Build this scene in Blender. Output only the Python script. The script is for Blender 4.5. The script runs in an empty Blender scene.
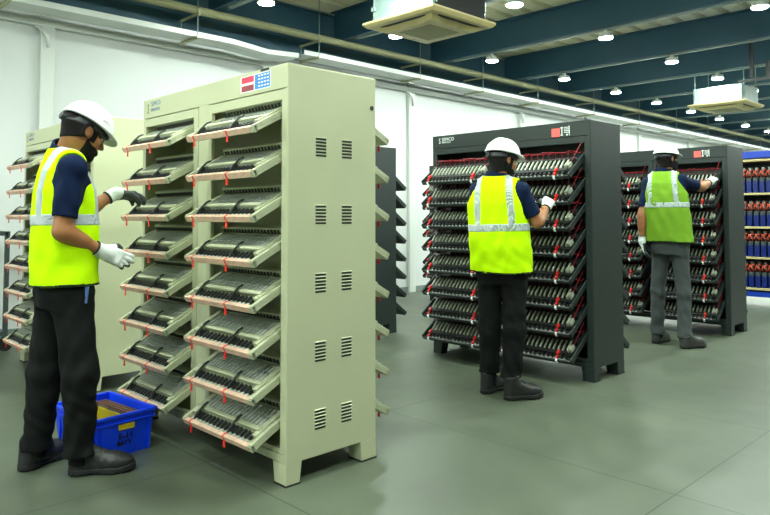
import bpy, math, random
import numpy as np
from mathutils import Matrix, Vector, Euler
random.seed(7)
PI = math.pi
scene = bpy.context.scene
COL = scene.collection
vs = scene.view_settings
scene.display_settings.display_device = 'sRGB'
vs.view_transform = 'Standard'; vs.look = 'None'; vs.gamma = 1.0; vs.use_curve_mapping = False; vs.exposure = 0.0

# ------------------------------------------------------------------ materials
def lin(c):
    return tuple(((v / 255 / 12.92) if v / 255 <= 0.04045 else ((v / 255 + 0.055) / 1.055) ** 2.4) for v in c)

def material(name, rgb, rough=0.5, metal=0.0, var=0.06, scale=6.0, bump=0.0, bscale=40.0, spec=0.5, coat=0.0, sheen=0.0):
    m = bpy.data.materials.new(name); m.use_nodes = True
    nt = m.node_tree; b = nt.nodes['Principled BSDF']
    c = lin(rgb)
    b.inputs['Roughness'].default_value = rough
    b.inputs['Metallic'].default_value = metal
    b.inputs['Specular IOR Level'].default_value = spec
    b.inputs['Coat Weight'].default_value = coat
    b.inputs['Sheen Weight'].default_value = sheen
    tc = nt.nodes.new('ShaderNodeTexCoord')
    nz = nt.nodes.new('ShaderNodeTexNoise'); nz.inputs['Scale'].default_value = scale; nz.inputs['Detail'].default_value = 4
    nt.links.new(tc.outputs['Object'], nz.inputs['Vector'])
    rp = nt.nodes.new('ShaderNodeValToRGB')
    rp.color_ramp.elements[0].position = 0.3; rp.color_ramp.elements[1].position = 0.7
    rp.color_ramp.elements[0].color = tuple(v * (1 - var) for v in c) + (1,)
    rp.color_ramp.elements[1].color = tuple(min(1, v * (1 + var)) for v in c) + (1,)
    nt.links.new(nz.outputs['Fac'], rp.inputs['Fac'])
    nt.links.new(rp.outputs['Color'], b.inputs['Base Color'])
    if bump:
        n2 = nt.nodes.new('ShaderNodeTexNoise'); n2.inputs['Scale'].default_value = bscale; n2.inputs['Detail'].default_value = 5
        nt.links.new(tc.outputs['Object'], n2.inputs['Vector'])
        bp = nt.nodes.new('ShaderNodeBump'); bp.inputs['Strength'].default_value = bump; bp.inputs['Distance'].default_value = 0.01
        nt.links.new(n2.outputs['Fac'], bp.inputs['Height']); nt.links.new(bp.outputs['Normal'], b.inputs['Normal'])
    return m

def emission(name, rgb, strength):
    m = bpy.data.materials.new(name); m.use_nodes = True
    b = m.node_tree.nodes['Principled BSDF']
    b.inputs['Base Color'].default_value = lin(rgb) + (1,)
    b.inputs['Emission Color'].default_value = lin(rgb) + (1,)
    b.inputs['Emission Strength'].default_value = strength
    return m

M = {
 'wall':    material('wall_paint', (200, 203, 201), 0.55, var=0.02, scale=1.5),
 'white':   material('white_paint', (202, 206, 201), 0.45, var=0.02),
 'beige':   material('beige_powder_coat', (182, 185, 152), 0.42, var=0.03, scale=3, bump=0.03, bscale=300),
 'beige2':  material('pale_beige_plastic', (174, 178, 148), 0.42, var=0.05, scale=20),
 'pink':    material('pink_label_strip', (216, 180, 156), 0.5, var=0.14, scale=45),
 'red':     material('red_tag', (226, 42, 30), 0.45, var=0.08),
 'redwire': material('red_wire', (128, 20, 30), 0.4, var=0.1),
 'blackp':  material('black_plastic', (38, 40, 40), 0.4, var=0.15, scale=60),
 'steel':   material('dull_steel', (186, 192, 182), 0.4, metal=0.2, var=0.12, scale=60),
 'silver':  material('silver_tip', (205, 210, 202), 0.3, metal=0.5, var=0.05),
 'prong':   material('pale_contact_prong', (160, 165, 148), 0.42, metal=0.1, var=0.15, scale=90),
 'black':   material('charcoal_powder_coat', (33, 42, 40), 0.45, var=0.06, scale=3, bump=0.03, bscale=300, spec=.4),
 'dark':    material('dark_inside', (36, 40, 38), 0.6),
 'teal':    material('teal_steel_paint', (43, 81, 100), 0.4, var=0.05, scale=2),
 'deck':    material('beige_roof_deck', (216, 212, 176), 0.5, var=0.04, scale=2),
 'pipe':    material('beige_pipe', (150, 150, 114), 0.45, var=0.04),
 'galv':    material('galvanised_sheet', (126, 146, 141), 0.45, metal=0.1, var=0.06, scale=9),
 'acpanel': material('cream_plastic', (190, 176, 124), 0.45, var=0.03),
 'blue':    material('blue_crate_plastic', (4, 64, 240), 0.38, var=0.05),
 'bluep':   material('blue_rack_paint', (16, 58, 170), 0.4, var=0.04),
 'bluecell':material('blue_cell_wrap', (8, 32, 104), 0.4, var=0.1, scale=30),
 'yellow':  material('yellow_card', (200, 176, 22), 0.6, var=0.08),
 'cellgrey':material('grey_cell_case', (120, 112, 104), 0.45, var=0.3, scale=40),
 'cellbrown':material('brown_cell_cap', (120, 82, 62), 0.5, var=0.3, scale=40),
 'orange':  material('orange_lead', (196, 76, 54), 0.45, var=0.1),
 'rubber':  material('black_rubber', (20, 21, 21), 0.7, var=0.1),
 'stickred':material('red_sticker', (226, 52, 84), 0.4, var=0.12, scale=50),
 'stickred2':material('coral_sticker', (240, 92, 86), 0.4, var=0.08, scale=50),
 'stickmar':material('maroon_sticker', (150, 52, 66), 0.4, var=0.12, scale=60),
 'stickblu':material('blue_sticker', (62, 132, 205), 0.4, var=0.05),
 'paper':   material('white_paper', (228, 232, 232), 0.5, var=0.02),
 'inkblue': material('blue_ink', (70, 108, 160), 0.5),
 'inkred':  material('dark_red_ink', (96, 30, 40), 0.5),
 'inkblack':material('black_ink', (22, 24, 28), 0.5),
 'inkwhite':material('white_ink', (222, 232, 226), 0.5),
 'greyst':  material('grey_green_steel', (112, 124, 120), 0.45),
 'darkst':  material('dark_grey_steel', (62, 72, 74), 0.45),
 'navy':    material('navy_cotton', (13, 27, 56), 0.85, var=0.1, scale=12, bump=0.15, bscale=220, spec=.12),
 'trouser': material('black_twill', (22, 24, 24), 0.8, var=0.12, scale=9, bump=0.15, bscale=250, spec=.12),
 'trouser3':material('charcoal_twill', (62, 68, 68), 0.85, var=0.12, scale=9, bump=0.15, bscale=250),
 'vest':    material('fluorescent_yellow_mesh', (194, 246, 14), 0.7, var=0.04, scale=14, bump=0.12, bscale=260, spec=.02),
 'vest3':   material('lime_green_mesh', (118, 162, 48), 0.75, var=0.05, scale=14, bump=0.12, bscale=260, spec=.02),
 'tape':    material('silver_reflective_tape', (172, 181, 184), 0.45, var=0.05, scale=30),
 'binding': material('dark_green_binding', (28, 40, 30), 0.7, spec=.12),
 'skin':    material('brown_skin', (150, 100, 62), 0.5, var=0.07, scale=16, spec=0.4),
 'hair':    material('black_hair', (20, 17, 16), 0.6, var=0.2, scale=120, bump=0.5, bscale=300, spec=.12),
 'helmet':  material('white_helmet_plastic', (212, 214, 215), 0.28, var=0.01, coat=0.2),
 'strap':   material('dark_helmet_strap', (38, 42, 46), 0.5, var=0.1),
 'leather': material('black_leather', (27, 28, 28), 0.45, var=0.15, scale=30, bump=0.15, bscale=120),
 'leather3':material('worn_grey_leather', (52, 53, 50), 0.5, var=0.2, scale=30, bump=0.15, bscale=120),
 'sole':    material('black_rubber_sole', (20, 21, 21), 0.7, var=0.12),
 'lace':    material('dark_lace', (58, 56, 52), 0.8, spec=.12),
 'glove':   material('white_knit_glove', (214, 220, 216), 0.8, var=0.05, scale=60, bump=0.2, bscale=400, spec=.12),
 'coating': material('dark_grip_coating', (52, 58, 58), 0.55, var=0.12, scale=50),
 'eye':     material('eye_white', (220, 216, 208), 0.2),
 'mask':    material('black_face_mask', (26, 28, 34), 0.75, spec=.12),
 'lamp':    emission('lamp_diffuser', (240, 255, 244), 730.0),
}

def floor_material():
    m = bpy.data.materials.new('polished_concrete'); m.use_nodes = True
    nt = m.node_tree; N = nt.nodes; L = nt.links; b = N['Principled BSDF']
    tc = N.new('ShaderNodeTexCoord')
    def noise(scale, detail, rough=0.6):
        n = N.new('ShaderNodeTexNoise'); n.inputs['Scale'].default_value = scale
        n.inputs['Detail'].default_value = detail; n.inputs['Roughness'].default_value = rough
        L.new(tc.outputs['Object'], n.inputs['Vector']); return n
    a = noise(0.9, 8); c = noise(7, 6)
    mx = N.new('ShaderNodeMath'); mx.operation = 'MULTIPLY_ADD'
    L.new(c.outputs['Fac'], mx.inputs[0]); mx.inputs[1].default_value = 0.35; L.new(a.outputs['Fac'], mx.inputs[2])
    rp = N.new('ShaderNodeValToRGB'); e = rp.color_ramp.elements
    e[0].position = 0.50; e[0].color = lin((63, 70, 57)) + (1,)
    e[1].position = 0.88; e[1].color = lin((83, 91, 75)) + (1,)
    L.new(mx.outputs[0], rp.inputs['Fac'])
    sx = N.new('ShaderNodeSeparateXYZ'); L.new(tc.outputs['Object'], sx.inputs[0])
    def joint(sock, off, period, half):
        s = N.new('ShaderNodeMath'); s.operation = 'SUBTRACT'; L.new(sock, s.inputs[0]); s.inputs[1].default_value = off - period / 2
        f = N.new('ShaderNodeMath'); f.operation = 'FLOORED_MODULO'; L.new(s.outputs[0], f.inputs[0]); f.inputs[1].default_value = period
        d = N.new('ShaderNodeMath'); d.operation = 'SUBTRACT'; L.new(f.outputs[0], d.inputs[0]); d.inputs[1].default_value = period / 2
        ab = N.new('ShaderNodeMath'); ab.operation = 'ABSOLUTE'; L.new(d.outputs[0], ab.inputs[0])
        lt = N.new('ShaderNodeMath'); lt.operation = 'LESS_THAN'; L.new(ab.outputs[0], lt.inputs[0]); lt.inputs[1].default_value = half
        return lt
    j1 = joint(sx.outputs['X'], -1.32, 1.81, 0.004); j2 = joint(sx.outputs['Y'], 3.07, 1.28, 0.004)
    mj = N.new('ShaderNodeMath'); mj.operation = 'MAXIMUM'; L.new(j1.outputs[0], mj.inputs[0]); L.new(j2.outputs[0], mj.inputs[1])
    mix = N.new('ShaderNodeMixRGB'); L.new(mj.outputs[0], mix.inputs[0]); L.new(rp.outputs['Color'], mix.inputs[1])
    mix.inputs[2].default_value = lin((42, 47, 38)) + (1,)
    L.new(mix.outputs[0], b.inputs['Base Color'])
    rr = N.new('ShaderNodeMapRange'); L.new(c.outputs['Fac'], rr.inputs['Value'])
    rr.inputs['To Min'].default_value = 0.34; rr.inputs['To Max'].default_value = 0.5
    L.new(rr.outputs[0], b.inputs['Roughness'])
    b.inputs['Specular IOR Level'].default_value = 0.5
    return m
M['floor'] = floor_material()

# ------------------------------------------------------------------ mesh helpers
class MB:
    """collects shapes, then links them as ONE mesh object"""
    def __init__(s): s.v = []; s.f = []
    def add(s, verts, faces, T=None):
        o = len(s.v)
        for p in verts:
            p = Vector(p); s.v.append(tuple(T @ p) if T is not None else tuple(p))
        s.f += [tuple(i + o for i in f) for f in faces]
        return s
    def box(s, lo, hi, T=None):
        (x0, y0, z0), (x1, y1, z1) = lo, hi
        return s.add([(x0,y0,z0),(x1,y0,z0),(x1,y1,z0),(x0,y1,z0),(x0,y0,z1),(x1,y0,z1),(x1,y1,z1),(x0,y1,z1)],
              [(0,3,2,1),(4,5,6,7),(0,1,5,4),(1,2,6,5),(2,3,7,6),(3,0,4,7)], T)
    def frustum(s, b, t, T=None):
        """b, t = (x0,y0,x1,y1,z)"""
        return s.add([(b[0],b[1],b[4]),(b[2],b[1],b[4]),(b[2],b[3],b[4]),(b[0],b[3],b[4]),(t[0],t[1],t[4]),(t[2],t[1],t[4]),(t[2],t[3],t[4]),(t[0],t[3],t[4])],
              [(0,3,2,1),(4,5,6,7),(0,1,5,4),(1,2,6,5),(2,3,7,6),(3,0,4,7)], T)
    def prism(s, poly, axis, a, b, T=None):
        """extrude polygon (2D, ccw) along axis 0/1/2 from a to b"""
        def mk(p, t):
            if axis == 0: return (t, p[0], p[1])
            if axis == 1: return (p[0], t, p[1])
            return (p[0], p[1], t)
        n = len(poly)
        vs = [mk(p, a) for p in poly] + [mk(p, b) for p in poly]
        fs = [tuple(range(n - 1, -1, -1)), tuple(range(n, 2 * n))] + [(i, (i + 1) % n, (i + 1) % n + n, i + n) for i in range(n)]
        return s.add(vs, fs, T)
    def cyl(s, p0, p1, r0, r1=None, n=12, T=None):
        r1 = r0 if r1 is None else r1
        p0, p1 = Vector(p0), Vector(p1); d = (p1 - p0).normalized()
        u = d.orthogonal().normalized(); w = d.cross(u)
        vs = [tuple(p + (u * math.cos(2*PI*i/n) + w * math.sin(2*PI*i/n)) * r) for p, r in ((p0, r0), (p1, r1)) for i in range(n)]
        fs = [tuple(range(n - 1, -1, -1)), tuple(range(n, 2 * n))] + [(i, (i + 1) % n, (i + 1) % n + n, i + n) for i in range(n)]
        return s.add(vs, fs, T)
    def tube(s, pts, r, n=6, T=None):
        pts = [Vector(p) for p in pts]; o = []; u = None
        for i, p in enumerate(pts):
            d = (pts[min(i + 1, len(pts) - 1)] - pts[max(i - 1, 0)]).normalized()
            u = d.orthogonal().normalized() if u is None else (u - d * u.dot(d)).normalized()
            w = d.cross(u)
            o += [tuple(p + (u * math.cos(2*PI*k/n) + w * math.sin(2*PI*k/n)) * r) for k in range(n)]
        m = len(pts)
        fs = [(i*n + k, i*n + (k+1) % n, (i+1)*n + (k+1) % n, (i+1)*n + k) for i in range(m - 1) for k in range(n)]
        fs += [tuple(range(n - 1, -1, -1)), tuple(range((m-1)*n, m*n))]
        return s.add(o, fs, T)
    def build(s, name, mat, parent=None, bevel=0.0, smooth=False, loc=None):
        me = bpy.data.meshes.new(name)
        me.from_pydata(s.v, [], s.f); me.update()
        me.materials.append(M[mat] if isinstance(mat, str) else mat)
        if smooth: me.polygons.foreach_set('use_smooth', [True] * len(me.polygons))
        o = bpy.data.objects.new(name, me); COL.objects.link(o)
        if parent is not None: o.parent = parent
        if loc is not None: o.location = loc
        if bevel:
            bv = o.modifiers.new('bevel', 'BEVEL'); bv.width = bevel; bv.segments = 2; bv.limit_method = 'ANGLE'
        return o

def tag(o, label=None, cat=None, group=None, kind=None):
    if label: o['label'] = label
    if cat: o['category'] = cat
    if group: o['group'] = group
    if kind: o['kind'] = kind
    return o
def thing(name, label, cat, loc=(0, 0, 0), rz=0.0, group=None):
    o = bpy.data.objects.new(name, None); o.empty_display_size = 0.1; COL.objects.link(o)
    o.location = loc; o.rotation_euler = (0, 0, rz)
    return tag(o, label, cat, group)
def put(o, parent=None):
    c = o.copy(); COL.objects.link(c)
    if parent is not None: c.parent = parent
    return c
def copy_tree(o, parent=None, skip=()):
    c = put(o, parent)
    for ch in list(o.children):
        if ch.name.split('.')[0] not in skip: copy_tree(ch, c, skip)
    return c
def text(name, body, size, loc, rot, mat, parent, ext=0.0006, sx=1.0):
    cu = bpy.data.curves.new(name, 'FONT'); cu.body = body; cu.size = size; cu.extrude = ext; cu.resolution_u = 2
    t = bpy.data.objects.new('tmp', cu); COL.objects.link(t)
    bpy.context.view_layer.update()
    me = bpy.data.meshes.new_from_object(t.evaluated_get(bpy.context.evaluated_depsgraph_get()))
    bpy.data.objects.remove(t)
    me.materials.clear(); me.materials.append(M[mat])
    o = bpy.data.objects.new(name, me); COL.objects.link(o)
    o.parent = parent; o.location = loc; o.rotation_euler = rot; o.scale = (sx, 1, 1)
    return o
ORD = ['first','second','third','fourth','fifth','sixth','seventh','eighth','ninth','tenth','eleventh','twelfth','thirteenth','fourteenth','fifteenth','sixteenth','seventeenth']

# ------------------------------------------------------------------ camera
cd = bpy.data.cameras.new('camera'); cam = bpy.data.objects.new('camera', cd); COL.objects.link(cam)
YAW, PITCH, ROLL, FPX = -0.7994, 0.0476, -0.0013, 684.43
cd.sensor_fit = 'HORIZONTAL'; cd.sensor_width = 36; cd.lens = FPX * 36 / 770
cd.shift_y = -(257.5 - 182.34) / 770
fw = Vector((math.sin(YAW)*math.cos(PITCH), math.cos(YAW)*math.cos(PITCH), math.sin(PITCH)))
rt = Vector((math.cos(YAW), -math.sin(YAW), 0)); up = rt.cross(fw)
r2 = rt*math.cos(ROLL) + up*math.sin(ROLL); u2 = -rt*math.sin(ROLL) + up*math.cos(ROLL)
cam.matrix_world = Matrix(((r2.x,u2.x,-fw.x,0),(r2.y,u2.y,-fw.y,0),(r2.z,u2.z,-fw.z,1.2365),(0,0,0,1)))
cd.clip_start = 0.05; cd.clip_end = 100
scene.camera = cam

# ------------------------------------------------------------------ the hall
XW, XE, YS, YN, ZC = -7.65, 6.5, -5.0, 27.0, 4.10
def struct(o): return tag(o, kind='structure')
struct(MB().box((XW-.2, YS-.2, -.12), (XE+.2, YN+.2, 0)).build('floor', 'floor'))
struct(MB().box((XW-.2, YS-.2, 0), (XW, YN+.2, ZC+.3)).build('wall_left', 'wall'))
struct(MB().box((XW, YN, 0), (XE, YN+.2, ZC+.3)).build('wall_back', 'wall'))
struct(MB().box((XE, YS-.2, 0), (XE+.2, YN+.2, ZC+.3)).build('wall_right', 'wall'))
struct(MB().box((XW, YS-.2, 0), (XE, YS, ZC+.3)).build('wall_front', 'wall'))
struct(MB().box((XW, YS, 0), (XW+.012, YN, .09)).build('baseboard_left', 'greyst'))
# corrugated roof deck: ribs run along the hall
mb = MB(); prof = []
x = XW
while x < XE:
    prof += [(x, ZC+.05), (x+.05, ZC), (x+.25, ZC), (x+.30, ZC+.05)]; x += .32
prof = [p for p in prof if p[0] <= XE]
poly = [(p[0], p[1]) for p in prof] + [(prof[-1][0], ZC+.1), (prof[0][0], ZC+.1)]
vs = [(p[0], YS, p[1]) for p in prof] + [(p[0], YN, p[1]) for p in prof]
n = len(prof)
mb.add(vs, [(i, i+n, i+1+n, i+1) for i in range(n-1)])
mb.box((XW-.2, YS-.2, ZC+.08), (XE+.2, YN+.2, ZC+.28))
struct(mb.build('ceiling', 'deck'))
# wall columns
for i, y in enumerate([-.6, 2.43, 5.21, 8.0, 11.1, 13.6, 16.1, 19.1, 22.1]):
    struct(MB().box((XW, y-.07, 0), (XW+.06, y+.07, 3.55)).build('trim_%d' % (i+1), 'white', bevel=.006))
# longitudinal wall girder and cross beams
def ibeam(axis, a, b, c, z0, z1, w, tw=.012, tf=.014):
    m = MB()
    for lo, hi in (((-w/2, z0), (w/2, z0+tf)), ((-w/2, z1-tf), (w/2, z1)), ((-tw/2, z0+tf), (tw/2, z1-tf))):
        if axis == 0: m.box((a, c+lo[0], lo[1]), (b, c+hi[0], hi[1]))
        else: m.box((c+lo[0], a, lo[1]), (c+hi[0], b, hi[1]))
    return m
struct(ibeam(1, YS, YN, -7.56, 3.40, 4.1, .17).build('wall_girder', 'teal'))
beam_y = [-3.8, -1.8, .2, 2.2, 4.2, 6.2, 8.24, 10.27, 12.1, 13.85, 15.6, 17.3, 19.1, 20.9, 22.8, 24.6]
for y in beam_y:
    struct(ibeam(0, -7.4, XE, y, 3.67, 4.1, .16).build('beam', 'teal'))
for i, y in enumerate(beam_y):
    if y > 2:
        o = MB().box((-6.9, y-.028, 3.645), (XE-.5, y+.028, 3.669)).build('lamp_trunking', 'greyst')
        tag(o, 'slim cream lamp trunking under the %s teal beam from the camera' % ORD[i-3], 'trunking', 'lamp trunkings under the beams')
# ceiling lamps
lamp = thing('ceiling_lamp', '', 'lamp')
MB().cyl((0,0,-.012), (0,0,.045), .092, .088, 24).cyl((0,0,.045), (0,0,.09), .03, .03, 12).build('housing', 'white', lamp)
MB().cyl((0,0,-.022), (0,0,-.0125), .082, .088, 20).build('diffuser', 'lamp', lamp)
lamp_x = [-6.17, -4.33, -2.48, -.6]
LX = ['nearest the wall', 'second from the wall', 'third from the wall', 'fourth from the wall', 'fifth from the wall', 'sixth from the wall', 'seventh from the wall']
first = True
for i, y in enumerate(beam_y):
    for j, x in enumerate(lamp_x):
        if (-3 < y < -1 and j < 2) or (j == 0 and 1 < y < 3): continue  # lamps beside and behind the camera are unseen, added as fill for the foreground
        o = lamp if first else copy_tree(lamp); first = False
        o.location = (x, y, 3.555)
        tag(o, 'round ceiling lamp under the %s beam from the camera, %s' % (ORD[i], LX[j]), 'lamp', 'round ceiling lamps')

# pipe, cable tray and their hangers along the wall
o = MB().tube([(-7.11, y, 3.60) for y in (YS+.1, 0, 5, 10, 15, 20, YN-.1)], .048, 14).build('overhead_pipe', 'pipe', smooth=True)
tag(o, 'long beige pipe running along the wall above the white cable tray', 'pipe')
ct = thing('cable_tray', 'long white cable tray hung on rods below the beige pipe', 'cable tray', (-7.235, 0, 0))
def trayrun(path, name):
    m = MB()
    for (y0, z0), (y1, z1) in zip(path[:-1], path[1:]):
        for (xa, xb, h0, h1) in ((-.15, .15, 0, .006), (-.156, -.15, 0, .06), (.15, .156, 0, .06)):
            m.add([(xa,y0,z0+h0),(xb,y0,z0+h0),(xb,y1,z1+h0),(xa,y1,z1+h0),(xa,y0,z0+h1),(xb,y0,z0+h1),(xb,y1,z1+h1),(xa,y1,z1+h1)],
                  [(0,3,2,1),(4,5,6,7),(0,1,5,4),(1,2,6,5),(2,3,7,6),(3,0,4,7)])
    m.build(name, 'white', ct)
def tz(y): return float(np.interp(y, [YS, 4.35, 4.85, 5.35, 5.4, 12.5, YN], [3.27, 3.285, 3.245, 3.275, 3.335, 3.31, 3.28]))
trayrun([(YS+.1, tz(YS)), (4.35, 3.285), (4.85, 3.245), (5.33, 3.274)], 'tray_run')
trayrun([(5.42, 3.335), (12.5, 3.31), (YN-.1, 3.28)], 'tray_run')
m = MB()
for k in range(4):
    m.tube([(-.10+.055*k, y, tz(y)+.018+.008*math.sin(y*2+k)) for y in np.arange(YS+.2, 24, .24)], .012, 6)
m.build('cables', 'greyst', ct)
wt = thing('wall_trunking', 'white cable trunking fixed along the top of the left wall', 'trunking', (XW, 0, 0))
MB().box((0, YS+.1, 3.22), (.078, YN-.1, 3.30)).build('body', 'white', wt, bevel=.004)
for y in (2.43, 5.21, 8.0, 11.1): MB().tube([(.03, y-.16, 3.24), (.08, y-.10, 3.20), (.09, y-.02, 3.12), (.075, y, 3.0)], .016, 8).build('conduit_elbow', 'white', wt, smooth=True)
k = 0
for y in [1.9, 3.86, 5.63, 7.6, 9.15, 10.8, 12.85, 14.9, 16.9, 18.9, 21.0, 23.1]:
    t = thing('pipe_hanger', '%s steel rod hanger from the left, carrying beige pipe and cable tray' % ORD[k], 'hanger', (0, y, 0), 0, 'rod hangers along the wall'); k += 1
    zt = tz(y) - .004
    MB().cyl((-7.04, 0, zt-.03), (-7.04, 0, ZC), .006, n=8).build('rod', 'galv', t)
    MB().cyl((-7.43, 0, zt-.03), (-7.43, 0, 3.56), .006, n=8).build('rod', 'galv', t)
    MB().box((-7.45, -.018, 3.528), (-7.02, .018, 3.549)).build('pipe_crossbar', 'pipe', t)
    MB().box((-7.45, -.018, zt-.026), (-7.02, .018, zt-.003)).build('tray_crossbar', 'pipe', t)

# ceiling cassettes
def cassette(loc, label, dark_side=False):
    t = thing('ceiling_air_conditioner', label, 'air conditioner', loc)
    h = .475
    MB().box((-.40, -.40, .055), (.40, .40, .33)).build('body', 'galv', t, bevel=.008)
    if dark_side: MB().box((.401, -.36, .075), (.408, .38, .31)).build('dark_side_sheet', 'rubber', t)  # flat black sheet over the right side of the body
    m = MB().frustum((-h+.03, -h+.03, h-.03, h-.03, .0), (-h, -h, h, h, .03)).box((-h, -h, .03), (h, h, .054))
    m.build('panel', 'acpanel', t, bevel=.006)
    # dropped centre, bulging along each side
    def outline(r, n=48):
        out = []
        for i in range(n):
            a = 2*PI*i/n; c, s_ = math.cos(a), math.sin(a); q = max(abs(c), abs(s_))
            w = .022*math.cos(a*8) + .02*math.cos(a*4+PI)
            out.append((r*c/q*.9 + (.035+w)*c, r*s_/q*.9 + (.035+w)*s_))
        return out
    ro, ri = outline(.37), outline(.30)
    v = [(x, y, 0) for x, y in ro] + [(x, y, -.042) for x, y in ri]; n = len(ro)
    MB().add(v, [(i, i+n, (i+1) % n + n, (i+1) % n) for i in range(n)] + [tuple(range(n, 2*n))]).build('dropped_centre', 'acpanel', t)
    m = MB()
    for i in range(15): m.box((-.21, -.215+.03*i, -.047), (.21, -.203+.03*i, -.043))
    m.build('grille', 'pipe', t)
    for k in range(4):
        R = Matrix.Rotation(k*PI/2, 4, 'Z')
        MB().box((-.30, .355, -.006), (.30, .39, .002), R).build('air_slot', 'dark', t)
        MB().cyl((.36, .42, .1), (.36, .42, ZC-loc[2]), .007, n=8, T=R).box((.34, .39, .16), (.38, .44, .2), R).build('hanger_rod', 'galv', t)
    return t
cassette((-4.555, 5.05, 3.105), 'nearer square ceiling air conditioner with cream grille and galvanised body, above the beige cabinet', True)
cassette((-4.38, 12.6, 3.10), 'farther square ceiling air conditioner with cream grille, high above the third cabinet')
t = thing('hanging_bracket', 'black steel bracket hanging from the ceiling at the right edge', 'bracket', (-3.52, 11.25, 3.27))
MB().box((-.02, -.05, .06), (.02, .03, .83)).build('post', 'blackp', t)
MB().box((-.2, -.03, 0), (.45, .03, .04)).box((.2, -.03, .04), (.235, .03, .28)).build('foot', 'blackp', t)
t = thing('ceiling_duct_unit', 'flat cream ceiling unit hanging behind the black bracket', 'ceiling unit', (-3.5, 12.4, 3.30))
MB().box((.05, -.5, 0), (.95, .4, .06)).build('panel', 'acpanel', t, bevel=.008)
MB().box((.12, -.43, .06), (.88, .33, .24)).build('body', 'galv', t, bevel=.008)
MB().cyl((.2, -.3, .24), (.2, -.3, ZC-3.3), .007, n=8).cyl((.8, .2, .24), (.8, .2, ZC-3.3), .007, n=8).build('hanger_rod', 'galv', t)
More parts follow.
